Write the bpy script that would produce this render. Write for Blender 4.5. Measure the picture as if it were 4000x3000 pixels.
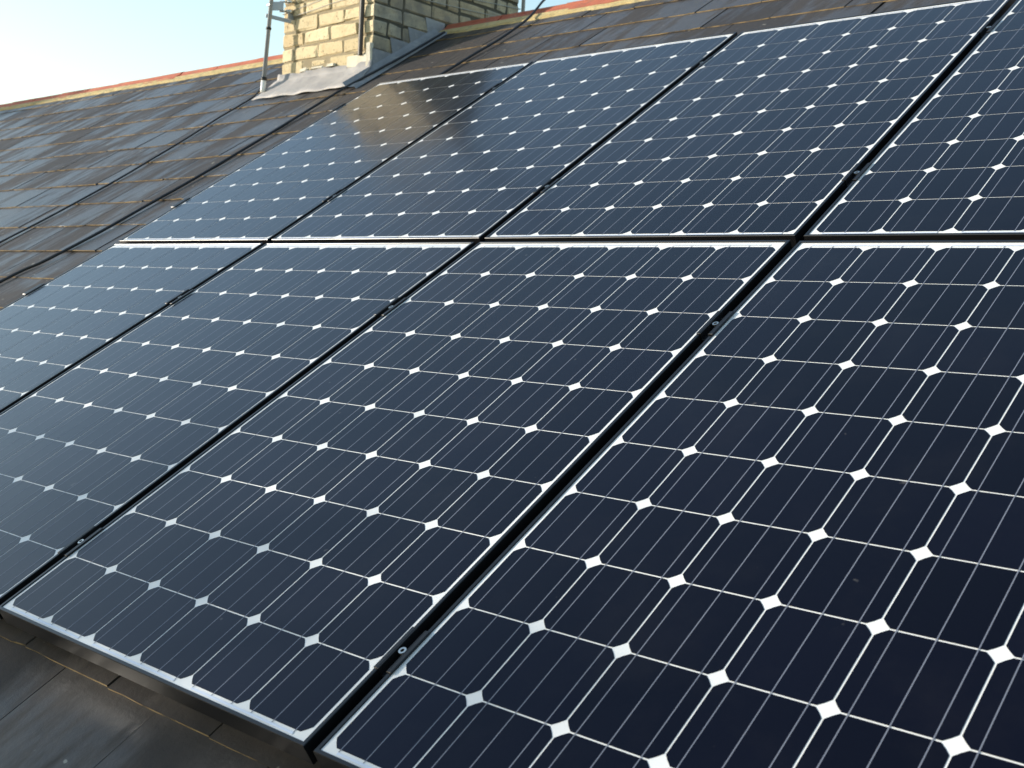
import bpy, bmesh, math, random
from mathutils import Vector, Matrix
random.seed(7)
for o in list(bpy.data.objects):
    bpy.data.objects.remove(o)
scene = bpy.context.scene
COL = scene.collection

# ------------------------------------------------------------------ camera, sky, sun, exposure
cam_d = bpy.data.cameras.new('camera')
cam = bpy.data.objects.new('camera', cam_d)
COL.objects.link(cam)
cam.matrix_world = Matrix(((0.749972, -0.078172, 0.656835, 4.270373),
                           (0.659462, 0.011049, -0.751657, -2.419613),
                           (0.051501, 0.996879, 0.059838, -0.206739),
                           (0, 0, 0, 1)))
cam_d.sensor_width = 36.0
cam_d.lens = 40.366
cam_d.clip_start = 0.05
cam_d.clip_end = 3000
cam_d.dof.use_dof = True
cam_d.dof.focus_distance = 2.6
cam_d.dof.aperture_fstop = 9.0
scene.camera = cam

SUN_EL = math.radians(13.0)
S_H = Vector((-0.82, -0.572, 0)).normalized()
TO_SUN = (S_H * math.cos(SUN_EL) + Vector((0, 0, math.sin(SUN_EL)))).normalized()
world = bpy.data.worlds.new('World')
scene.world = world
world.use_nodes = True
wn = world.node_tree
sky = wn.nodes.new('ShaderNodeTexSky')
sky.sky_type = 'NISHITA'
sky.sun_disc = False
sky.sun_elevation = SUN_EL
sky.sun_rotation = math.atan2(TO_SUN.x, TO_SUN.y)
sky.air_density = 1.38
sky.dust_density = 0.7
sky.ozone_density = 1.7
bg = wn.nodes['Background']
bg.inputs['Strength'].default_value = 0.15
wn.links.new(sky.outputs[0], bg.inputs['Color'])
sun_d = bpy.data.lights.new('sun', 'SUN')
sun_d.energy = 3.2
sun_d.angle = math.radians(0.5)
sun_d.color = (1.0, 0.92, 0.80)
sun = bpy.data.objects.new('sun', sun_d)
COL.objects.link(sun)
sun.rotation_euler = TO_SUN.to_track_quat('Z', 'Y').to_euler()
sun.location = TO_SUN * 30
vs = scene.view_settings
vs.view_transform = 'Standard'
vs.look = 'None'
vs.exposure = 1.12
vs.gamma = 1.0
vs.use_curve_mapping = False

# ------------------------------------------------------------------ helpers
PITCH = math.radians(33.0)
KINK = 0.022                      # the roof kicks up slightly below v = 0
SW = -0.10                        # height of the slates under the upper panels


def PL(u, v, w):
    """roof coordinates (along ridge, up the slope, off the slope) -> world"""
    if v < 0:
        w = w - KINK * v
    return Vector((u, v * math.cos(PITCH) - w * math.sin(PITCH), v * math.sin(PITCH) + w * math.cos(PITCH)))


def pitch_at(v):
    return PITCH if v >= 0 else PITCH - math.atan(KINK)


def new_mesh(name, verts, faces, mats, midx=None, smooth=False):
    me = bpy.data.meshes.new(name)
    me.from_pydata([tuple(v) for v in verts], [], faces)
    for m in (mats if isinstance(mats, (list, tuple)) else [mats]):
        me.materials.append(m)
    if midx:
        for p, i in zip(me.polygons, midx):
            p.material_index = i
    if smooth:
        for p in me.polygons:
            p.use_smooth = True
    me.update()
    return me


def link(name, me, parent=None, loc=None, rot=None):
    o = bpy.data.objects.new(name, me)
    COL.objects.link(o)
    if parent is not None:
        o.parent = parent
    if loc is not None:
        o.location = loc
    if rot is not None:
        o.rotation_euler = rot
    return o


def tag(o, label=None, cat=None, group=None, kind=None):
    for k, x in (('label', label), ('category', cat), ('group', group), ('kind', kind)):
        if x:
            o[k] = x
    return o


class MB:
    def __init__(self):
        self.v = []
        self.f = []
        self.m = []

    def add(self, verts, faces, mi=0):
        b = len(self.v)
        self.v += [Vector(x) for x in verts]
        for f in faces:
            self.f.append([b + i for i in f])
            self.m.append(mi)

    def box(self, c, s, mi=0, M=None, jit=0.0, bev=0.0):
        cx, cy, cz = c
        hx, hy, hz = s[0] / 2, s[1] / 2, s[2] / 2
        if bev <= 0:
            vs_ = [Vector((sx * hx, sy * hy, sz * hz)) for sz in (-1, 1) for sy in (-1, 1) for sx in (-1, 1)]
            fs = [(0, 2, 3, 1), (4, 5, 7, 6), (0, 1, 5, 4), (2, 6, 7, 3), (0, 4, 6, 2), (1, 3, 7, 5)]
        else:
            b = min(bev, hx * .6, hy * .6, hz * .6)
            vs_ = []
            idx = {}
            for sx in (-1, 1):
                for sy in (-1, 1):
                    for sz in (-1, 1):
                        for ax in range(3):
                            h = [hx - b, hy - b, hz - b]
                            h[ax] += b
                            idx[(sx, sy, sz, ax)] = len(vs_)
                            vs_.append(Vector((sx * h[0], sy * h[1], sz * h[2])))
            fs = []
            for ax in range(3):
                a1, a2 = (ax + 1) % 3, (ax + 2) % 3
                for s0 in (-1, 1):
                    q = []
                    for p1, p2 in ((-1, -1), (1, -1), (1, 1), (-1, 1)):
                        k = [0, 0, 0]
                        k[ax], k[a1], k[a2] = s0, p1, p2
                        q.append(idx[(k[0], k[1], k[2], ax)])
                    fs.append(q if s0 > 0 else q[::-1])
            for ax in range(3):
                a1, a2 = (ax + 1) % 3, (ax + 2) % 3
                for s1 in (-1, 1):
                    for s2 in (-1, 1):
                        k = [0, 0, 0]
                        k[a1], k[a2] = s1, s2
                        k[ax] = -1
                        ka = tuple(k)
                        k[ax] = 1
                        kb = tuple(k)
                        q = [idx[ka + (a1,)], idx[kb + (a1,)], idx[kb + (a2,)], idx[ka + (a2,)]]
                        fs.append(q if s1 * s2 < 0 else q[::-1])
            for sx in (-1, 1):
                for sy in (-1, 1):
                    for sz in (-1, 1):
                        q = [idx[(sx, sy, sz, a)] for a in range(3)]
                        fs.append(q if sx * sy * sz > 0 else q[::-1])
        if jit:
            for x in vs_:
                x += Vector((random.uniform(-jit, jit), random.uniform(-jit, jit), random.uniform(-jit, jit)))
        out = []
        for x in vs_:
            x = x + Vector((cx, cy, cz))
            out.append(M @ x if M else x)
        self.add(out, fs, mi)

    def tube(self, pts, r, n=8, mi=0, caps=True):
        pts = [Vector(p) for p in pts]
        rs = r if isinstance(r, (list, tuple)) else [r] * len(pts)
        b = len(self.v)
        up = None
        for i, p in enumerate(pts):
            d = (pts[min(i + 1, len(pts) - 1)] - pts[max(i - 1, 0)]).normalized()
            if up is None:
                up = d.orthogonal().normalized()
            up = (up - d * up.dot(d)).normalized()
            sd = d.cross(up)
            for k in range(n):
                a = 2 * math.pi * k / n
                self.v.append(p + (up * math.cos(a) + sd * math.sin(a)) * rs[i])
        for i in range(len(pts) - 1):
            for k in range(n):
                k2 = (k + 1) % n
                self.f.append([b + i * n + k, b + i * n + k2, b + (i + 1) * n + k2, b + (i + 1) * n + k])
                self.m.append(mi)
        if caps:
            self.f.append([b + k for k in range(n)][::-1])
            self.m.append(mi)
            e = b + (len(pts) - 1) * n
            self.f.append([e + k for k in range(n)])
            self.m.append(mi)

    def build(self, name, mats, parent=None, smooth=False, loc=None, rot=None):
        me = new_mesh(name, self.v, self.f, mats, self.m, smooth)
        return link(name, me, parent, loc, rot)


def smooth_path(pts, n=8):
    P = [Vector(p) for p in pts]
    out = []
    for i in range(len(P) - 1):
        p0, p1, p2, p3 = P[max(i - 1, 0)], P[i], P[i + 1], P[min(i + 2, len(P) - 1)]
        for k in range(n):
            t = k / n
            out.append(0.5 * ((2 * p1) + (p2 - p0) * t + (2 * p0 - 5 * p1 + 4 * p2 - p3) * t * t + (3 * p1 - p0 - 3 * p2 + p3) * t ** 3))
    out.append(P[-1])
    return out


# ------------------------------------------------------------------ materials
def mat(name, base, rough=0.6, spec=0.5, metal=0.0, coat=0.0, coat_rough=0.03):
    m = bpy.data.materials.new(name)
    m.use_nodes = True
    b = m.node_tree.nodes['Principled BSDF']
    b.inputs['Base Color'].default_value = (*base, 1)
    b.inputs['Roughness'].default_value = rough
    b.inputs['Specular IOR Level'].default_value = spec
    b.inputs['Metallic'].default_value = metal
    b.inputs['Coat Weight'].default_value = coat
    b.inputs['Coat Roughness'].default_value = coat_rough
    return m


def nodes_of(m):
    nt = m.node_tree
    return nt, nt.nodes['Principled BSDF'], nt.nodes.new, nt.links.new


def noise(nt, vec, scale, detail=4, rough=0.55, dist=0.0):
    n = nt.nodes.new('ShaderNodeTexNoise')
    n.inputs['Scale'].default_value = scale
    n.inputs['Detail'].default_value = detail
    n.inputs['Roughness'].default_value = rough
    n.inputs['Distortion'].default_value = dist
    if vec is not None:
        nt.links.new(vec, n.inputs['Vector'])
    return n.outputs['Fac']


def ramp(nt, fac, stops):
    r = nt.nodes.new('ShaderNodeValToRGB')
    cr = r.color_ramp
    while len(cr.elements) < len(stops):
        cr.elements.new(0.5)
    for e, (p, c) in zip(cr.elements, stops):
        e.position = p
        e.color = (*c, 1) if isinstance(c, tuple) else (c, c, c, 1)
    nt.links.new(fac, r.inputs['Fac'])
    return r.outputs['Color']


def mathn(nt, op, a, b=None, clamp=False):
    n = nt.nodes.new('ShaderNodeMath')
    n.operation = op
    n.use_clamp = clamp
    for i, x in enumerate((a, b)):
        if x is None:
            continue
        if isinstance(x, (int, float)):
            n.inputs[i].default_value = x
        else:
            nt.links.new(x, n.inputs[i])
    return n.outputs[0]


def mix(nt, fac, a, b, typ='RGBA', blend='MIX'):
    n = nt.nodes.new('ShaderNodeMix')
    n.data_type = typ
    if typ == 'RGBA':
        n.blend_type = blend
    sel = {'RGBA': (0, 6, 7, 2), 'FLOAT': (0, 2, 3, 0)}[typ]
    for i, x in zip(sel[:3], (fac, a, b)):
        if isinstance(x, (int, float)):
            n.inputs[i].default_value = x if n.inputs[i].type != 'RGBA' else (x, x, x, 1)
        elif isinstance(x, tuple):
            n.inputs[i].default_value = (*x, 1)
        else:
            nt.links.new(x, n.inputs[i])
    return n.outputs[sel[3]]


def roof_vec(nt, scale=(1, 1, 1)):
    """position turned into roof coordinates so that streaks run down the slope"""
    g = nt.nodes.new('ShaderNodeNewGeometry')
    mp = nt.nodes.new('ShaderNodeMapping')
    mp.vector_type = 'POINT'
    mp.inputs['Rotation'].default_value = (-PITCH, 0, 0)
    nt.links.new(g.outputs['Position'], mp.inputs['Vector'])
    m2 = nt.nodes.new('ShaderNodeMapping')
    m2.inputs['Scale'].default_value = scale
    nt.links.new(mp.outputs[0], m2.inputs['Vector'])
    return m2.outputs[0], g


def piece_random(nt, g):
    oi = nt.nodes.new('ShaderNodeObjectInfo')
    return mathn(nt, 'FRACT', mathn(nt, 'ADD', oi.outputs['Random'], g.outputs['Random Per Island']))


def bump(nt, b, height, strength, dist):
    n = nt.nodes.new('ShaderNodeBump')
    n.inputs['Strength'].default_value = strength
    n.inputs['Distance'].default_value = dist
    nt.links.new(height, n.inputs['Height'])
    nt.links.new(n.outputs[0], b.inputs['Normal'])


def slate_material():
    m = mat('slate', (.12, .11, .105), .6, .5)
    nt, b, N, L = nodes_of(m)
    v1, g = roof_vec(nt, (3.2, .75, 1))
    rnd = piece_random(nt, g)
    streak = noise(nt, v1, 1.3, 5, .6, .4)
    v2, _ = roof_vec(nt, (14, 3.0, 1))
    fine = noise(nt, v2, 1.6, 4, .6)
    v3, _ = roof_vec(nt, (1, 1, 1))
    grain = noise(nt, v3, 55, 5, .7)
    blot = noise(nt, v3, 5, 3, .6)
    tone = ramp(nt, rnd, [(0, (.031, .030, .032)), (.45, (.044, .040, .039)), (.8, (.052, .047, .044)), (1, (.035, .036, .041))])
    tone = mix(nt, mathn(nt, 'MULTIPLY', grain, .55), tone, (.078, .070, .064))
    tone = mix(nt, ramp(nt, blot, [(.55, 0.0), (.78, .6)]), tone, (.028, .027, .027))
    # lichen specks
    lv = noise(nt, v3, 26, 2, .5)
    tone = mix(nt, ramp(nt, lv, [(.735, 0.0), (.76, .6)]), tone, (.34, .33, .28))
    L(tone, b.inputs['Base Color'])
    # damp, smoother streaks against dry, rough slate
    wet = mathn(nt, 'ADD', mathn(nt, 'MULTIPLY', streak, .66), mathn(nt, 'MULTIPLY', fine, .34))
    wet = mathn(nt, 'ADD', wet, mathn(nt, 'MULTIPLY', mathn(nt, 'SUBTRACT', rnd, .5), .13))
    rr = ramp(nt, wet, [(.445, .64), (.55, .33)])
    L(rr, b.inputs['Roughness'])
    L(ramp(nt, wet, [(.445, .12), (.55, .24)]), b.inputs['Specular IOR Level'])
    bump(nt, b, mathn(nt, 'ADD', mathn(nt, 'MULTIPLY', grain, .8), blot), .55, .003)
    return m


def slate_edge_material():
    m = mat('slate_edge', (.30, .21, .10), .85, .25)
    nt, b, N, L = nodes_of(m)
    v, g = roof_vec(nt, (1, 1, 1))
    n = noise(nt, v, 14, 4, .65)
    L(ramp(nt, n, [(.36, (.06, .053, .046)), (.48, (.22, .155, .08)), (.66, (.37, .27, .14))]), b.inputs['Base Color'])
    return m


def laminate(name, base, rough, var=0.0, island=False):
    """solar laminate: what lies under the front glass, with the glass as its clear coat"""
    m = mat(name, base, rough, .1, 0, 1.0, .03)
    nt, b, N, L = nodes_of(m)
    b.inputs['Coat IOR'].default_value = 1.18
    v, g = roof_vec(nt, (9, 1.2, 1))
    n = noise(nt, v, 2.2, 4, .6)
    L(ramp(nt, n, [(.35, .10), (.7, .17)]), b.inputs['Coat Roughness'])
    v2, _ = roof_vec(nt, (1, 1, 1))
    dust = ramp(nt, noise(nt, v2, 3.5, 6, .7), [(.5, 0.0), (.8, .010)])
    col = base
    if var:
        b.inputs['Specular IOR Level'].default_value = .11
        b.inputs['Specular Tint'].default_value = (.08, .22, 1.0, 1)
        rnd = piece_random(nt, g)
        k = 1 + var
        col = mix(nt, rnd, tuple(c * (1 - var) for c in base), (base[0] * k, base[1] * k, base[2] * (k + .25)))
    spk = noise(nt, v2, 30, 2, .5)
    d2 = mathn(nt, 'ADD', dust, ramp(nt, spk, [(.765, 0.0), (.80, .10)]))
    L(mix(nt, d2, col, (.42, .40, .37)), b.inputs['Base Color'])
    return m


M_SLATE = slate_material()
M_EDGE = slate_edge_material()
M_CELL = laminate('solar_cell', (.0026, .0029, .0050), .34, .20)
M_BACK = laminate('backsheet', (.68, .68, .67), .55)
M_BUS = laminate('busbar', (.155, .17, .215), .4)
M_RIBBON = laminate('ribbon', (.55, .60, .70), .35)
M_FRAME = mat('black_anodised', (.007, .007, .008), .30, .4)
M_CLAMP = mat('black_clamp', (.007, .007, .008), .42, .4)
M_STEEL = mat('stainless', (.60, .58, .53), .28, .5, 1.0)
M_DARK = mat('dark_void', (.006, .006, .006), .8, .2)
M_RAIL = mat('rail', (.05, .05, .052), .4, .5, .6)
M_CABLE = mat('black_cable', (.012, .012, .013), .45, .5)
M_GALV = mat('galvanised', (.36, .39, .42), .45, .5, .25)
M_WHITE = mat('white_plastic', (.78, .77, .74), .4)
M_BROWN = mat('brown_pole', (.045, .036, .030), .55)
M_WIRE = mat('wire', (.30, .31, .31), .45, .5, .6)
M_DECK = mat('roof_deck', (.03, .028, .026), .9)


def brick_material():
    m = mat('yellow_brick', (.5, .4, .25), .9, .25)
    nt, b, N, L = nodes_of(m)
    tc = N('ShaderNodeNewGeometry')
    rnd = piece_random(nt, tc)
    base = ramp(nt, rnd, [(0, (.50, .41, .25)), (.2, (.68, .58, .38)), (.4, (.58, .48, .30)), (.6, (.71, .62, .43)), (.8, (.54, .43, .26)), (1, (.66, .55, .35))])
    n1 = noise(nt, tc.outputs['Position'], 22, 5, .65)
    base = mix(nt, ramp(nt, n1, [(.48, 0.0), (.72, .55)]), base, (.36, .27, .15))
    # sooty pits and weather stain
    n2 = noise(nt, tc.outputs['Position'], 75, 3, .6)
    base = mix(nt, ramp(nt, n2, [(.60, 0.0), (.68, .8)]), base, (.14, .11, .075))
    # right-hand face of the stack: grey stain plus painted shade over its bricks
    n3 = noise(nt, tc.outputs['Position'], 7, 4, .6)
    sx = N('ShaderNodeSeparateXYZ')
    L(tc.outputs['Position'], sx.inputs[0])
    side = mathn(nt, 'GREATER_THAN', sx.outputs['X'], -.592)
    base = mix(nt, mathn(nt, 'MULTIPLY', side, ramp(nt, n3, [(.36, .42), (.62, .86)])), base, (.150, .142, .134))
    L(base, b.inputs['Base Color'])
    bump(nt, b, mathn(nt, 'ADD', n1, mathn(nt, 'MULTIPLY', n2, .6)), .5, .005)
    return m


def mottled(name, c1, c2, scale, rough=.85, bs=.4, bd=.004, c3=None, lo=.35, hi=.65, spec=.3):
    m = mat(name, c1, rough, spec)
    nt, b, N, L = nodes_of(m)
    g = N('ShaderNodeNewGeometry')
    n1 = noise(nt, g.outputs['Position'], scale, 6, .65)
    n2 = noise(nt, g.outputs['Position'], scale * 6, 4, .6)
    c = ramp(nt, n1, [(lo, c1), (hi, c2)])
    if c3:
        n3 = noise(nt, g.outputs['Position'], scale * 1.7, 4, .7)
        c = mix(nt, ramp(nt, n3, [(.54, 0.0), (.66, .85)]), c, c3)
    c = mix(nt, mathn(nt, 'MULTIPLY', n2, .3), c, tuple(x * .5 for x in c1))
    L(c, b.inputs['Base Color'])
    bump(nt, b, mathn(nt, 'ADD', n1, mathn(nt, 'MULTIPLY', n2, .4)), bs, bd)
    return m


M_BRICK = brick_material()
M_MORTAR = mottled('mortar', (.24, .20, .125), (.31, .26, .17), 18)
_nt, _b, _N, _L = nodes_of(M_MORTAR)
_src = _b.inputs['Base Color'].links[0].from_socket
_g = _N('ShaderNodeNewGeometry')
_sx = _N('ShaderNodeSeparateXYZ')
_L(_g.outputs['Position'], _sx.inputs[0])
# shade put into the joint colour on the right-hand face of the stack
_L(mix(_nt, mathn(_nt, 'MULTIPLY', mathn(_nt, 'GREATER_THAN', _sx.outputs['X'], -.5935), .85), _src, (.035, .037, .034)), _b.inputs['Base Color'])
M_LEAD = mottled('lead', (.20, .205, .22), (.27, .275, .29), 9, .5, .35, .006, (.36, .35, .34), spec=.5)
M_APRON = mottled('weathered_lead', (.30, .285, .275), (.38, .36, .345), 8, .6, .35, .008, (.26, .25, .25), spec=.4)
M_HAUNCH = mottled('lime_mortar', (.60, .55, .44), (.72, .67, .55), 16, .9, .6, .006)
M_RIDGE = mottled('red_clay', (.38, .10, .055), (.47, .155, .085), 6, .8, .4, .004, (.30, .13, .08))
M_BED = mottled('bedding_mortar', (.42, .32, .14), (.52, .42, .22), 11, .92, .7, .012, (.27, .24, .14))
M_POT = mottled('clay_pot', (.42, .19, .10), (.50, .25, .14), 8)
M_WALL = mottled('house_wall', (.38, .29, .17), (.47, .37, .23), 3)
M_GROUND = mottled('ground', (.06, .075, .035), (.09, .10, .055), .6, .95)
M_ROAD = mottled('asphalt', (.045, .045, .047), (.06, .06, .06), 4, .9)
M_BARK = mottled('bark', (.09, .07, .05), (.14, .11, .08), 10)
M_LEAF = mottled('leaf', (.045, .075, .025), (.08, .11, .04), 2.5, .6)
M_GUTTER = mat('gutter', (.02, .02, .02), .4)

# ------------------------------------------------------------------ ground
GZ = -6.6
gb = MB()
gb.add([(-900, -900, GZ), (900, -900, GZ), (900, 900, GZ), (-900, 900, GZ)], [(0, 1, 2, 3)])
tag(gb.build('ground', M_GROUND), kind='structure')
gb = MB()
gb.add([(-300, -9.5, GZ + .006), (300, -9.5, GZ + .006), (300, -4.8, GZ + .006), (-300, -4.8, GZ + .006)], [(0, 1, 2, 3)])
tag(gb.build('road', M_ROAD), kind='structure')

# ------------------------------------------------------------------ the house: deck, walls, slates, ridge
UL, UR = -12.0, 7.5
V_EAVE, V_APEX = -2.22, 2.83
APEX = PL(0, V_APEX, SW)
house = link('house', None, None, (0, APEX.y, GZ))
house.empty_display_size = .5
tag(house, 'terraced house with grey slate roof, red clay ridge and yellow brick chimney', 'house')
H0 = Vector((0, APEX.y, GZ))


def hb(mb, name, mats, parent=None, smooth=False):
    """build a mesh given in world coordinates as a part of the house"""
    me = new_mesh(name, [v - H0 for v in mb.v], mb.f, mats, mb.m, smooth)
    return link(name, me, parent if parent else house)


d = .024
rb = MB()
prof = [PL(0, V_EAVE + .04, SW - d), PL(0, 0, SW - d), PL(0, V_APEX, SW - d - .004)]
back = [Vector((0, 2 * APEX.y - p.y, p.z)) for p in prof[::-1]]
top = prof + back[1:]
bot = [p - Vector((0, 0, .10)) for p in top]
ring = top + bot[::-1]
n = len(ring)
rb.add([(UL, p.y, p.z) for p in ring] + [(UR, p.y, p.z) for p in ring],
       [[i, (i + 1) % n, n + (i + 1) % n, n + i] for i in range(n)] + [list(range(n))[::-1], list(range(n, 2 * n))])
roof = hb(rb, 'roof', M_DECK)
wb = MB()
ye, ze = prof[0].y + .25, prof[0].z + .03
yb = 2 * APEX.y - ye
wb.add([(UL + .05, ye, GZ), (UR - .05, ye, GZ), (UR - .05, yb, GZ), (UL + .05, yb, GZ),
        (UL + .05, ye, ze), (UR - .05, ye, ze), (UR - .05, yb, ze), (UL + .05, yb, ze),
        (UL + .05, APEX.y, APEX.z - .25), (UR - .05, APEX.y, APEX.z - .25)],
       [(0, 1, 5, 4), (1, 2, 6, 9, 5), (2, 3, 7, 6), (3, 0, 4, 8, 7)])
hb(wb, 'wall', M_WALL)
gt = MB()
ge = PL(0, V_EAVE, SW - .03)
for k in range(9):
    pass
a_ = [math.pi + math.pi * k / 8 for k in range(9)]
gv_, gf_ = [], []
for x in (UL, UR):
    for rr_ in (.055, .050):
        for a in a_:
            gv_.append((x, ge.y - .03 + rr_ * math.cos(a), ge.z - .03 + rr_ * math.sin(a)))
for k in range(8):
    gf_ += [(k, k + 1, 18 + k + 1, 18 + k), (9 + k + 1, 9 + k, 27 + k, 27 + k + 1)]
gt.add(gv_, gf_)
hb(gt, 'gutter', M_GUTTER)

# slates
GAUGE, SWID, STH = 0.2472, 0.327, 0.0046
V_REF = 0.363
variants = []
for k in range(8):
    segs = 6
    L_ = .33
    vs_, fs_, ms_ = [], [], []
    w2 = SWID / 2 - .0022
    tail = []
    for i in range(segs + 1):
        x = -w2 + 2 * w2 * i / segs
        y = random.uniform(-.0011, .0011)
        if i in (0, segs) and random.random() < .35:
            y += random.uniform(.003, .009)
        tail.append((x, y))
    for z in (0, -STH):
        for (x, y) in tail:
            vs_.append((x, y, z + random.uniform(-.0006, .0006)))
        vs_ += [(w2, L_, z), (-w2, L_, z)]
    n = segs + 3
    fs_.append(list(range(n)))
    ms_.append(0)
    fs_.append([n + i for i in range(n)][::-1])
    ms_.append(0)
    for i in range(n):
        j = (i + 1) % n
        fs_.append([i, n + i, n + j, j])
        ms_.append(1 if i < segs else 0)
    variants.append((vs_, fs_, ms_))
slate_meshes = [new_mesh('slate', v, f, [M_SLATE, M_EDGE], m) for v, f, m in variants]
tilt = math.atan(STH * 1.08 / GAUGE)
cam_inv = cam.matrix_world.inverted()


def px(p):
    c = cam_inv @ Vector(p)
    if c.z > -.05:
        return None
    f = cam_d.lens / 36.0 * 4000
    return (2000 + f * c.x / -c.z, 1500 - f * c.y / -c.z)


CH = dict(x0=-1.39, x1=-.585, y0=1.832, y1=3.022)
PAN_U1 = 4.0
cand = []
n_lo = int(math.floor((V_EAVE - V_REF) / GAUGE))
n_hi = int(math.ceil((V_APEX - V_REF) / GAUGE))
for r in range(n_lo, n_hi):
    v = V_REF + r * GAUGE
    if v < V_EAVE - .02:
        continue
    off = 2.352 + (SWID / 2 if (r % 2 == 1) else 0.0)
    i0 = int(math.floor((UL - off) / SWID)) + 1
    i1 = int(math.floor((UR - off) / SWID))
    for i in range(i0, i1):
        u = off + (i + .5) * SWID + random.uniform(-.004, .004)
        k = random.randrange(8)
        dv = random.uniform(-.0035, .0035)
        lift = random.uniform(0, .0022)
        rz = random.uniform(-.006, .006)
        p = PL(u, v + dv, SW + lift)
        M = Matrix.Translation(p) @ Matrix.Rotation(pitch_at(v) , 4, 'X') @ Matrix.Rotation(-tilt + random.uniform(-.003, .003), 4, 'X') @ Matrix.Rotation(rz, 4, 'Z')
        head_over = (v + .33) > V_APEX
        mid = PL(u, v + GAUGE / 2, SW)
        q = px(mid)
        hidden = (-.05 < u < PAN_U1 and -1.60 < v + GAUGE * .4 < 1.50) or (CH['x0'] - .02 < u < CH['x1'] and mid.y > CH['y0'])
        area = 0
        if q and -150 < q[0] < 4150 and -60 < q[1] < 3060 and not hidden:
            c4 = [px(PL(u + a * SWID, v + b * GAUGE, SW)) for a, b in ((-.5, 0), (.5, 0), (.5, 1), (-.5, 1))]
            area = abs(sum(c4[j][0] * c4[(j + 1) % 4][1] - c4[(j + 1) % 4][0] * c4[j][1] for j in range(4))) / 2
        cand.append((area, k, M, head_over, v))
cand.sort(key=lambda c: -c[0])
Hinv = Matrix.Translation(-H0)
rest = MB()
n_single = 0
for area, k, M, ho, v in cand:
    if ho:
        # the last course is cut to the ridge
        vs_, fs_, ms_ = variants[k]
        cut = max(.05, V_APEX - v - .004)
        vv = [(a, min(b, cut), c) for a, b, c in vs_]
        if n_single < 296 and area > 0:
            o = link('slate', new_mesh('slate', vv, fs_, [M_SLATE, M_EDGE], ms_), roof)
            o.matrix_local = Hinv @ M
            n_single += 1
            continue
    else:
        vv, fs_, ms_ = variants[k]
        if n_single < 296 and area > 0:
            o = link('slate', slate_meshes[k], roof)
            o.matrix_local = Hinv @ M
            n_single += 1
            continue
    b0 = len(rest.v)
    rest.v += [M @ Vector(x) for x in vv]
    rest.f += [[b0 + i for i in f] for f in fs_]
    rest.m += ms_
# the far slope, one sheet of slates per course
for r in range(n_lo, n_hi):
    v = V_REF + r * GAUGE
    if v < V_EAVE - .02:
        continue
    for i in range(60):
        u = UL + (i + .5 + (.5 if r % 2 else 0)) * SWID
        if u > UR:
            continue
        p = PL(u, v, SW)
        M = Matrix.Translation((p.x, 2 * APEX.y - p.y, p.z)) @ Matrix.Rotation(math.pi, 4, 'Z') @ Matrix.Rotation(pitch_at(v), 4, 'X') @ Matrix.Rotation(-tilt, 4, 'X')
        vs_, fs_, ms_ = variants[i % 8]
        cut = min(.33, max(.05, V_APEX - v - .01))
        b0 = len(rest.v)
        rest.v += [M @ Vector((a, min(b, cut), c)) for a, b, c in vs_]
        rest.f += [[b0 + j for j in f] for f in fs_]
        rest.m += ms_
tag(hb(rest, 'slates', [M_SLATE, M_EDGE], roof), kind='stuff')

# ridge tiles with their mortar bedding
def ridge_profile(ro, sides, r0, drop):
    pts = []
    for s in range(-4, 5):
        a = s / 4 * math.radians(62)
        pts.append((r0 * math.sin(a), ro + r0 * (math.cos(a) - 1)))
    y1, z1 = pts[-1]
    t = math.tan(PITCH)
    out = [(-(y1 + sides), z1 - sides * (t + drop))] + pts + [(y1 + sides, z1 - sides * (t + drop))]
    return out


def tile_mesh(length, thick=.014):
    prof_o = ridge_profile(.015, .055, .050, .10)
    prof_i = [(y * (1 - thick / .12), z - thick) for y, z in prof_o]
    loop = prof_o + prof_i[::-1]
    n = len(loop)
    vs_ = []
    xs = (0, .03, length - .03, length)
    for x in xs:
        sc = 1.0
        for y, z in loop:
            vs_.append((x, y * sc, z))
    fs_ = []
    for a in range(len(xs) - 1):
        for i in range(n):
            j = (i + 1) % n
            fs_.append((a * n + i, a * n + j, (a + 1) * n + j, (a + 1) * n + i))
    h = len(prof_o)
    for base, flip in ((0, False), ((len(xs) - 1) * n, True)):
        for i in range(h - 1):
            q = (base + i, base + i + 1, base + n - 2 - i, base + n - 1 - i)
            fs_.append(q[::-1] if not flip else q)
    return new_mesh('ridge_tile', vs_, fs_, [M_RIDGE])


TL = .455
tm = tile_mesh(TL - .008)
x = UL + .02
while x < UR - TL:
    if not (x + TL > CH['x0'] - .02 and x < CH['x1'] + .0):
        o = link('ridge_tile', tm, house, Vector((x, APEX.y + random.uniform(-.003, .003), APEX.z + random.uniform(-.003, .003))) - H0)
        o.rotation_euler = (random.uniform(-.012, .012), random.uniform(-.006, .006), random.uniform(-.005, .005))
    x += TL
# short cut tiles at the stack
for xa, xb in ((CH['x1'] + .002, None),):
    k = math.ceil((CH['x1'] - UL - .02) / TL)
    xe = UL + .02 + k * TL
    if xe - xa > .04:
        link('ridge_tile', tile_mesh(xe - xa - .008), house, Vector((xa, APEX.y, APEX.z)) - H0)
k = math.floor((CH['x0'] - .02 - UL - .02) / TL)
xs_ = UL + .02 + k * TL
if CH['x0'] - xs_ > .04:
    link('ridge_tile', tile_mesh(CH['x0'] - xs_ - .004), house, Vector((xs_, APEX.y, APEX.z)) - H0)

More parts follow.
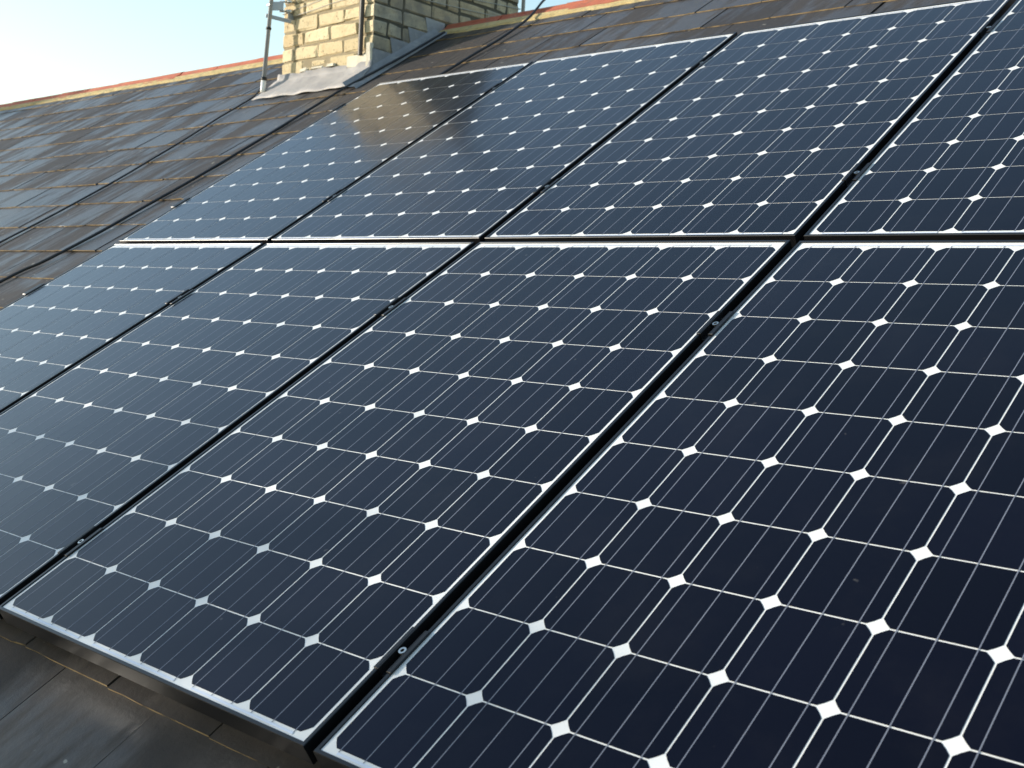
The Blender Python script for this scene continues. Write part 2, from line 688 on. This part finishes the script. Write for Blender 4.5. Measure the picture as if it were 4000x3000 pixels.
for side in (0, 1):
    for xa, xb in ((UL + .02, CH['x0'] - .002), (CH['x1'] + .002, UR - .02)):
        mb = MB()
        nseg = int((xb - xa) / .05)
        rows = []
        for i in range(nseg + 1):
            x = xa + (xb - xa) * i / nseg
            e = .046 + .010 * math.sin(x * 9.1) * math.sin(x * 3.7 + 1) + random.uniform(-.006, .006)
            rows.append([(V_APEX - .09, SW + .014), (V_APEX - .112, SW + .012 + random.uniform(-.002, .002)), (V_APEX - .116 - e * .55, SW + .008 + random.uniform(-.002, .002)), (V_APEX - .116 - e * .8, SW - .004)])
        vs_ = []
        for i, row in enumerate(rows):
            x = xa + (xb - xa) * i / nseg
            for v, w in row:
                p = PL(x, v, w)
                if side:
                    p.y = 2 * APEX.y - p.y
                vs_.append(p)
        fs_ = []
        for i in range(nseg):
            for j in range(3):
                a, b = i * 4 + j, (i + 1) * 4 + j
                fs_.append((a, b, b + 1, a + 1) if side else (a, a + 1, b + 1, b))
        mb.add(vs_, fs_)
        hb(mb, 'mortar_bedding', M_BED)

# ------------------------------------------------------------------ chimney
chim = link('chimney', None, house, Vector((-.99, 2.43, 1.0)) - H0)
C0 = Vector((-.99, 2.43, 1.0))


def cb(mb, name, mats, smooth=False):
    me = new_mesh(name, [v - C0 for v in mb.v], mb.f, mats, mb.m, smooth)
    return link(name, me, chim)


X0, X1, Y0, Y1 = CH['x0'], CH['x1'], CH['y0'], CH['y1']
CRS, BH, JT = .085, .074, .011
Z_ST, Z_TOP = 1.211 - .085 * 5, 1.211 + .085 * 8
core = MB()
core.box(((X0 + X1) / 2, (Y0 + Y1) / 2, (Z_ST + Z_TOP) / 2), (X1 - X0 - .014, Y1 - Y0 - .014, Z_TOP - Z_ST))
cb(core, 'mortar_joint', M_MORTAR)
W_, D_ = X1 - X0, Y1 - Y0
BT = .103
stuff = MB()


def brick(face, a, b, z, single, jit=.0048):
    """face 0 front, 1 right, 2 back, 3 left; a..b along the face from the front or left corner"""
    L_ = b - a
    m = (a + b) / 2
    prou = random.uniform(-.0015, .0025)
    if face in (0, 2):
        yy = Y0 + BT / 2 - prou if face == 0 else Y1 - BT / 2 + prou
        c, s = (X0 + m, yy, z), (L_, BT, BH)
    else:
        xx = X1 - BT / 2 + prou if face == 1 else X0 + BT / 2 - prou
        c, s = (xx, Y0 + m, z), (BT, L_, BH)
    s = tuple(k + random.uniform(-.004, .001) for k in s)
    if single:
        mb = MB()
        mb.box((0, 0, 0), s, 0, None, jit, .0075)
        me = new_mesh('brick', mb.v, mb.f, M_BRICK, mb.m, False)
        o = link('brick', me, chim, Vector(c) - C0)
        o.rotation_euler = (random.uniform(-.008, .008), random.uniform(-.008, .008), random.uniform(-.006, .006))
    else:
        stuff.box(c, s, 0, None, jit, .007)


course = 0
z = Z_ST + CRS / 2
while z < Z_TOP:
    front_owns = (course % 2 == 0)
    g = JT / 2
    if front_owns:
        fr = [0, .2, .433, .672, W_]
        sd = [BT + JT / 2, .22, .44, .665, .775, 1.0 - .02, D_ - BT - JT / 2]
    else:
        fr = [BT + JT / 2, .325, .553, W_ - BT - JT / 2]
        sd = [0, .215, .44, .555, .665, .89, D_]
    vis = 1.02 < z < 1.95
    zz = z
    for i in range(len(fr) - 1):
        a = fr[i] + (g if fr[i] > 0 else 0)
        b = fr[i + 1] - (g if fr[i + 1] < W_ else 0)
        broken = front_owns and i == 1 and abs(z - (1.211 - CRS / 2)) < .01
        if vis and broken:
            # a spalled brick: fragments left in a mortar patch
            for (fa, fb, dz, hh) in ((a + .015, a + .075, -.018, .034), (a + .07, b - .03, .019, .030)):
                mb = MB()
                mb.box((0, 0, 0), (fb - fa, .09, hh), 0, None, .005, .008)
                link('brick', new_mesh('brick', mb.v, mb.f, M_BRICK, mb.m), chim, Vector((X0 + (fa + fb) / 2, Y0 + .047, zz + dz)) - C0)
        else:
            brick(0, a, b, zz, vis)
        brick(2, a, b, zz, False)
    for i in range(len(sd) - 1):
        a = sd[i] + (g if sd[i] > 0 else 0)
        b = sd[i + 1] - (g if sd[i + 1] < D_ else 0)
        brick(1, a, b, zz, vis)
        brick(3, a, b, zz, False)
    z += CRS
    course += 1
# oversailing courses, cap and pots above
for k, ov in enumerate((.025,)):
    stuff.box(((X0 + X1) / 2, (Y0 + Y1) / 2, Z_TOP + .04 + k * .085), (W_ + 2 * ov, D_ + 2 * ov, .078), 0, None, .002, .008)
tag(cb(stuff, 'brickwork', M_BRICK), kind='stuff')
capm = MB()
capm.box(((X0 + X1) / 2, (Y0 + Y1) / 2, Z_TOP + .11), (W_ + .03, D_ + .03, .06), 0, None, .004, .03)
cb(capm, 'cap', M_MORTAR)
# apron of weathered lead at the foot of the front face
ap = MB()
nx, prof = 34, [(Y0 - .012, 1.142), (Y0 - .016, 1.108), (Y0 - .028, 1.092)]
t33 = math.tan(PITCH)


def roof_z(y, w=SW):
    return (y * math.sin(PITCH) + w) / math.cos(PITCH)


for i, fr in enumerate((.18, .45, .75, 1.0)):
    y = (Y0 - .03) + (1.672 - (Y0 - .03)) * fr
    prof.append((y, roof_z(y) + (.030, .022, .017, .010)[i]))
m_ = len(prof)
for i in range(nx + 1):
    t = i / nx
    for j, (y, z) in enumerate(prof):
        xa = X0 - .012 - (.050 * (j / (m_ - 1)) ** 1.4)
        xb = X1 + .014 + .01 * (j / (m_ - 1))
        x = xa + (xb - xa) * t
        nz = .006 * math.sin(x * 23 + j) + .004 * math.sin(x * 51 + 2 * j) if 1 < j < m_ - 1 else .003 * math.sin(x * 31)
        if j == 0:
            nz = .004 * math.sin(x * 17) + .003 * math.sin(x * 43)
        ap.v.append(Vector((x, y + (.012 * math.sin(x * 13) * math.sin(x * 7) if j == m_ - 1 else 0), z + nz)))
for i in range(nx):
    for j in range(m_ - 1):
        a, b = i * m_ + j, (i + 1) * m_ + j
        ap.f.append([a, a + 1, b + 1, b])
        ap.m.append(0)
o = cb(ap, 'apron', M_APRON, True)
sm = o.modifiers.new('thick', 'SOLIDIFY')
sm.thickness = .004
sm.offset = 1
# haunch of pale mortar at the right end of the apron and along its top
hm = MB()
for (xa, xb, zc, hh) in ((X1 - .19, X1 - .03, 1.150, .066), (X1 - .035, X1 + .004, 1.175, .135), (X0 + .19, X0 + .25, 1.150, .022), (X0 + .30, X0 + .40, 1.150, .018), (X0 + .43, X0 + .50, 1.152, .020)):
    hm = MB()
    hm.box(((xa + xb) / 2, Y0 - .008, zc), (xb - xa, .022, hh), 0, None, .006, .009)
    cb(hm, 'mortar_fillet', M_HAUNCH)

# stepped lead flashing up the right-hand face, and the lead strip lying on the slates beside it
fp = [(Y0 - .004, 1.214), (1.975, 1.211), (1.952, 1.298), (2.108, 1.295), (2.085, 1.383), (2.240, 1.380), (2.216, 1.468), (2.372, 1.465), (2.372, roof_z(2.372) - .01), (Y0 - .004, roof_z(Y0) - .02)]
sf = MB()
sf.add([(X1 + .006, y, z) for y, z in fp] + [(X1 + .001, y, z) for y, z in fp],
       [list(range(len(fp)))[::-1], list(range(len(fp), 2 * len(fp)))] + [[i, (i + 1) % len(fp), len(fp) + (i + 1) % len(fp), len(fp) + i] for i in range(len(fp))])
sf.f[0] = sf.f[0][::-1]
cb(sf, 'step_flashing', M_LEAD)
st = MB()
prev = None
nst = 18
for i in range(nst + 1):
    v = 1.90 + (2.70 - 1.90) * i / nst
    wv = .014 + .003 * math.sin(i * 1.7)
    row = [PL(X1 + .004, v, SW + .045), PL(X1 + .022, v, SW + wv + .004), PL(X1 + .085, v, SW + wv), PL(X1 + .092, v, SW + .002)]
    st.v += row
for i in range(nst):
    for j in range(3):
        a, b = i * 4 + j, (i + 1) * 4 + j
        st.f.append([a, b, b + 1, a + 1][::-1])
        st.m.append(0)
cb(st, 'soaker_strip', M_LEAD, True)

# ------------------------------------------------------------------ poles and wires on the chimney
mast = link('aerial_mast', None, None, (-1.438, 1.736, 1.030))
tag(mast, 'thin grey metal aerial mast with white foot at the chimney corner', 'mast')
ax = Vector((.095, 0, 1)).normalized()
mb = MB()
mb.tube([ax * .05, ax * .9, ax * 2.4], .0125, 12)
mb.build('pole', M_GALV, mast, True)
mb = MB()
mb.tube([ax * .0, ax * .012, ax * .072], [.0125, .0155, .0155], 12)
mb.build('foot_cap', M_WHITE, mast, True)
mb = MB()
mb.tube([ax * .072, ax * .09], .0175, 12)
mb.build('collar', M_CABLE, mast, True)
mb = MB()
mb.tube([ax * .365, ax * .378], .0165, 10)
mb.build('tape_band', M_CABLE, mast, True)
mb = MB()
hz = ax * .445
mb.box((0, 0, 0), (.16, .008, .022), 0, Matrix.Translation(hz + Vector((.032, .045, -.012))) @ Matrix.Rotation(math.radians(52), 4, 'Z') @ Matrix.Rotation(math.radians(9), 4, 'Y'), 0, .002)
mb.box((0, 0, 0), (.004, .05, .05), 0, Matrix.Translation(hz + Vector((.090, .088, .01))), 0, .001)
br = mb.build('bracket', M_GALV, mast)
mb = MB()
for dz in (.03, .085):
    mb.tube([hz + Vector((.070, .065, dz)), hz + Vector((.100, .088, dz))], .013, 8)
    mb.tube([hz + Vector((.04, .04, dz)), hz + Vector((.072, .067, dz))], .006, 8)
mb.build('bolt', M_STEEL, br, True)
mb = MB()
mb.box((0, 0, 0), (.085, .006, .05), 0, Matrix.Translation(hz + Vector((.038, .018, .055))) @ Matrix.Rotation(math.radians(30), 4, 'Z'), 0, .002)
mb.box((0, 0, 0), (.03, .03, .012), 0, Matrix.Translation(hz + Vector((.0, 0, .06))), 0, .002)
mb.build('clamp_plate', M_GALV, br)

mb = MB()
mb.tube([(-.665, Y0 - .019, 1.181), (-.662, Y0 - .019, 3.4)], .0135, 12)
pole = mb.build('drop_pole', M_BROWN, None, False)
tag(pole, 'dark brown straight pole fixed upright on the sunlit chimney face', 'pole')
mb = MB()
mb.tube([(-.612, 3.085, 1.03), (-.602, 3.085, 3.3)], .012, 12)
pole2 = mb.build('back_pole', M_GALV, None, True)
tag(pole2, 'slim dark pole rising behind the ridge beside the shaded chimney face', 'pole')

for nm, lab, pf, psd in (('lashing_wire', 'upper thin lashing wire strapped round the chimney bricks', (1.50, 1.585), (1.585, 1.70)),
                         ('lashing_wire', 'lower thin lashing wire strapped round the chimney bricks', (1.465, 1.535), (1.535, 1.62))):
    mb = MB()
    e = .006
    mb.tube([(X0 - e, Y1 + e, psd[1]), (X0 - e, Y0 - e, pf[0]), (X1 + e, Y0 - e, pf[1]), (X1 + e, Y1 + e, psd[1]), (X0 - e, Y1 + e, psd[1])], .0019, 6)
    tag(mb.build(nm, M_WIRE), lab, 'wire', 'lashing wires round the chimney')

# ------------------------------------------------------------------ cables on the slates
def cable(pts, r, label, lift=.004):
    P = [PL(u, v, SW + (w if w else 0) + r + lift) for u, v, w in pts]
    mb = MB()
    mb.tube(smooth_path(P, 7), r, 7)
    o = mb.build('cable', M_CABLE, None, True)
    tag(o, label, 'cable', 'black cables running down the roof')


cable([(-1.60, 2.20, .03), (-1.52, 2.02, 0), (-1.485, 1.86, 0), (-1.471, 1.67, 0), (-1.42, 1.40, 0), (-1.395, 1.14, 0), (-1.375, .86, 0), (-1.40, .45, 0), (-1.448, .177, 0), (-1.47, -.3, 0), (-1.5, -1.2, 0), (-1.5, -2.2, 0)], .0052,
      'thin black cable down the slates from the aerial mast foot')
cable([(-.478, 2.66, .012), (-.485, 2.35, .012), (-.515, 2.05, .014), (-.563, 1.874, .008), (-.584, 1.595, 0), (-.575, 1.30, 0), (-.572, 1.04, 0), (-.575, .80, 0), (-.60, .52, 0), (-.62, .271, 0), (-.68, .0, 0), (-.74, -.18, 0), (-.78, -1.0, 0), (-.8, -2.2, 0)], .0068,
      'thick black cable from the chimney flashing down beside the solar panels')
cable([(.110, 2.93, .040), (.125, 2.845, .036), (.142, 2.75, .022), (.165, 2.62, .010), (.176, 2.374, .004), (.155, 2.2, .002), (.141, 2.023, .0), (.135, 1.8, .0), (.13, 1.55, 0)], .0068,
      'black cable coming over the red ridge down to the upper panels')

# ------------------------------------------------------------------ solar panels
CU, CV = .1585, .15604
CPITCH = 1.0013
LIP = .0075
MXs, MB_, MT = .0140, .0190, .0300
PWD, PLN = 6 * CU + 2 * MXs, 10 * CV + MB_ + MT
U_OFF = .0195 - MXs
FD = .040


def frame_mesh():
    prof = [(0, -FD), (0, -.0011), (.0009, 0), (LIP - .0008, 0), (LIP, -.0009), (LIP, -.0055), (.003, -.0065), (.003, -FD)]
    n = len(prof)
    vs_ = []
    for cx, cy, sx, sy in ((0, 0, 1, 1), (PWD, 0, -1, 1), (PWD, PLN, -1, -1), (0, PLN, 1, -1)):
        for dd, w in prof:
            vs_.append((cx + sx * dd, cy + sy * dd, w))
    fs_ = []
    for c in range(4):
        c2 = (c + 1) % 4
        for i in range(n):
            j = (i + 1) % n
            fs_.append((c * n + i, c2 * n + i, c2 * n + j, c * n + j))
    return new_mesh('frame', vs_, fs_, [M_FRAME])


def cell_mesh():
    hx, hy = CU / 2 - .0016, CV / 2 - .0013
    c = .0150
    pts = []
    for sx, sy, fl in ((1, 1, 0), (-1, 1, 1), (-1, -1, 0), (1, -1, 1)):
        arc = [(hx, hy - c), (hx - c * .42, hy - c * .42), (hx - c, hy)]
        arc[1] = (hx - c * .47, hy - c * .47)
        arc = [(sx * x, sy * y) for x, y in arc]
        pts += arc if not fl else arc[::-1]
    n = len(pts)
    vs_ = [(x, y, 0) for x, y in pts] + [(x, y, -.0004) for x, y in pts]
    fs_ = [list(range(n))] + [[i, n + i, n + (i + 1) % n, (i + 1) % n] for i in range(n)]
    return new_mesh('cell', vs_, fs_, [M_CELL])


ME_FRAME, ME_CELL = frame_mesh(), cell_mesh()
bk = MB()
bk.box((PWD / 2, PLN / 2, -.0042), (PWD - .008, PLN - .008, .0030))
ME_BACK = new_mesh('backsheet', bk.v, bk.f, [M_BACK], bk.m)
bb = MB()
bb.add([(-.00085, 0, 0), (.00085, 0, 0), (.00085, 10 * CV + .012, 0), (-.00085, 10 * CV + .012, 0)], [(0, 1, 2, 3)])
ME_BUS = new_mesh('busbar', bb.v, bb.f, [M_BUS], bb.m)
rbm = MB()
rbm.add([(0, 0, 0), (2 * CU * .84, 0, 0), (2 * CU * .84, .0045, 0), (0, .0045, 0)], [(0, 1, 2, 3)])
ME_RIB = new_mesh('ribbon', rbm.v, rbm.f, [M_RIBBON], rbm.m)
jb = MB()
jb.box((PWD / 2, PLN - .12, -.022), (.12, .09, .022), 0, None, 0, .003)
ME_JB = new_mesh('junction_box', jb.v, jb.f, [M_CLAMP], jb.m)

ORD = ('end panel beside the bare slates', 'second panel from the bare slates', 'third panel from the bare slates', 'fourth panel from the bare slates')
for row, vb in (('upper', .0190), ('lower', -1.6117)):
    for k in range(4):
        u0 = U_OFF + k * CPITCH
        p = link('solar_panel', None, None, PL(u0, vb, 0), (pitch_at(vb) + random.uniform(-.0012, .0012), random.uniform(-.0012, .0012), 0))
        p.empty_display_size = .2
        tag(p, 'black framed solar panel in the %s row, %s' % (row, ORD[k]), 'solar panel', 'solar panels on the slate roof')
        link('frame', ME_FRAME, p)
        link('backsheet', ME_BACK, p)
        link('junction_box', ME_JB, p)
        for j in range(10):
            for i in range(6):
                link('cell', ME_CELL, p, (MXs + (i + .5) * CU, MB_ + (j + .5) * CV, -.0021))
        for i in range(6):
            for q in (-.335, 0, .335):
                link('busbar', ME_BUS, p, (MXs + (i + .5 + q) * CU, MB_ - .006, -.0018))
        for i in range(3):
            link('ribbon', ME_RIB, p, (MXs + (2 * i + .16) * CU, MB_ - .0083, -.0016))
            link('ribbon', ME_RIB, p, (MXs + (2 * i + .16) * CU, PLN - MT + .0065, -.0016))

# rails with clamps
cm = MB()
for sx_ in (-1, 1):
    cm.box((sx_ * .0157, 0, .0014), (.0085, .095, .0026), 0, None, 0, .0008)
    cm.box((sx_ * .0104, 0, -.0065), (.0024, .095, .0175), 0, None, 0, .0006)
cm.box((0, 0, -.0140), (.0208, .095, .0025), 0, None, 0, .0006)
ME_CLAMP = new_mesh('clamp', cm.v, cm.f, [M_CLAMP], cm.m)
em = MB()
em.box((-.004, 0, -.019), (.022, .085, .044), 0, None, 0, .003)
em.box((.010, 0, .0014), (.014, .085, .0026), 0, None, 0, .0006)
ME_END = new_mesh('end_clamp', em.v, em.f, [M_CLAMP], em.m)
bo = MB()
for r1, r2, z1, z2 in ((.0070, .0070, .0027, .0075), (.0070, .0036, .0075, .0075), (.0036, .0036, .0075, .0040)):
    n = 14
    b0 = len(bo.v)
    for r, z in ((r1, z1), (r2, z2)):
        bo.v += [Vector((r * math.cos(2 * math.pi * k / n), r * math.sin(2 * math.pi * k / n), z)) for k in range(n)]
    for k in range(n):
        bo.f.append([b0 + k, b0 + (k + 1) % n, b0 + n + (k + 1) % n, b0 + n + k])
        bo.m.append(0)
bo.f.append([len(bo.v) - 14 + k for k in range(14)])
bo.m.append(1)
ME_BOLT = new_mesh('bolt', bo.v, bo.f, [M_STEEL, M_DARK], bo.m)
for v, lab in ((1.335, 'topmost black rail holding the upper solar panels'), (.352, 'bottom black rail holding the upper solar panels'),
               (-.385, 'top black rail holding the lower solar panels'), (-1.40, 'lowest black rail holding the lower solar panels')):
    rl = link('mounting_rail', None, None, PL(0, v, 0), (pitch_at(v), 0, 0))
    tag(rl, lab, 'rail', 'rails under the solar panels')
    mb = MB()
    mb.box((2.0, 0, -.0615), (4.10, .038, .038), 0, None, 0, .002)
    mb.build('bar', M_RAIL, rl)
    for k in range(1, 4):
        c = link('clamp', ME_CLAMP, rl, (U_OFF + k * CPITCH - (CPITCH - PWD) / 2, random.uniform(-.004, .004), 0))
        link('bolt', ME_BOLT, c, (0, 0, -.0075))
    link('clamp', ME_END, rl, (U_OFF - .009, 0, 0))
    for k in range(6):
        hk = MB()
        hk.box((.2 + k * .72, 0, -.088), (.03, .10, .018), 0, None, 0, .002)
        hk.build('hook', M_RAIL, rl)


# ------------------------------------------------------------------ trees across the street, whose shade falls on the roof
def tree(pos, height, r, rz, label, nleaf, seed):
    rnd = random.Random(seed)
    root = link('tree', None, None, pos)
    tag(root, label, 'tree', 'trees across the street')
    mb = MB()
    zc = height - rz
    mb.tube([(0, 0, 0), (.05, .02, height * .3), (.0, .05, zc), (.05, 0, height * .93)], [.22, .17, .11, .02], 10)
    limbs = []
    for k in range(16):
        a = k * 2.4 + rnd.uniform(-.3, .3)
        h = zc - rz * .8 + rz * 1.5 * k / 16
        q = Vector((math.cos(a), math.sin(a), rnd.uniform(.25, .7)))
        ln = r * rnd.uniform(.6, .95)
        p0 = Vector((0, 0, h))
        p1 = p0 + q * ln * .5
        p2 = p0 + q * ln
        mb.tube([p0, p1, p2], [.06, .035, .012], 6)
        limbs += [p1, p2]
    mb.build('trunk', M_BARK, root)
    lf = MB()
    clumps = []
    for k in range(420):
        while True:
            q = Vector((rnd.uniform(-1, 1), rnd.uniform(-1, 1), rnd.uniform(-1, 1)))
            if .25 < q.length < 1:
                break
        clumps.append(Vector((q.x * r, q.y * r, zc + q.z * rz)))
    for k in range(nleaf):
        c = clumps[rnd.randrange(len(clumps))]
        p = c + Vector((rnd.gauss(0, .16), rnd.gauss(0, .16), rnd.gauss(0, .13))) * (r / 2.2)
        a = Vector((rnd.uniform(-1, 1), rnd.uniform(-1, 1), rnd.uniform(-1, 1))).normalized()
        b = a.orthogonal().normalized()
        s = rnd.uniform(.07, .13)
        lf.add([p - a * s, p + b * s * .5, p + a * s, p - b * s * .5], [(0, 1, 2, 3)])
    lf.build('crown', M_LEAF, root)


RT = Vector((-S_H.y, S_H.x, 0)) * -1        # to the right as seen looking at the sun


def shade_pos(a_, d_):
    return RT * a_ + S_H * d_


P_A = PL(2.35, -1.70, SW)
base = P_A + TO_SUN * 16.0
tree(Vector((base.x, base.y, GZ)), base.z - GZ - .06, 4.2, 2.6, 'leafy street tree opposite the lower end of the solar panels', 60000, 3)
P_B = PL(-6.6, 2.8, SW) + TO_SUN * 14.0
side_v = Vector((S_H.y, -S_H.x, 0))
if side_v.dot(Vector((.57, -.82, 0))) > 0:
    side_v = -side_v
cB = P_B + side_v * 2.0
tree(Vector((cB.x, cB.y, GZ)), cB.z - GZ + 2.4, 3.0, 3.2, 'taller leafy street tree farther along the terrace', 50000, 5)
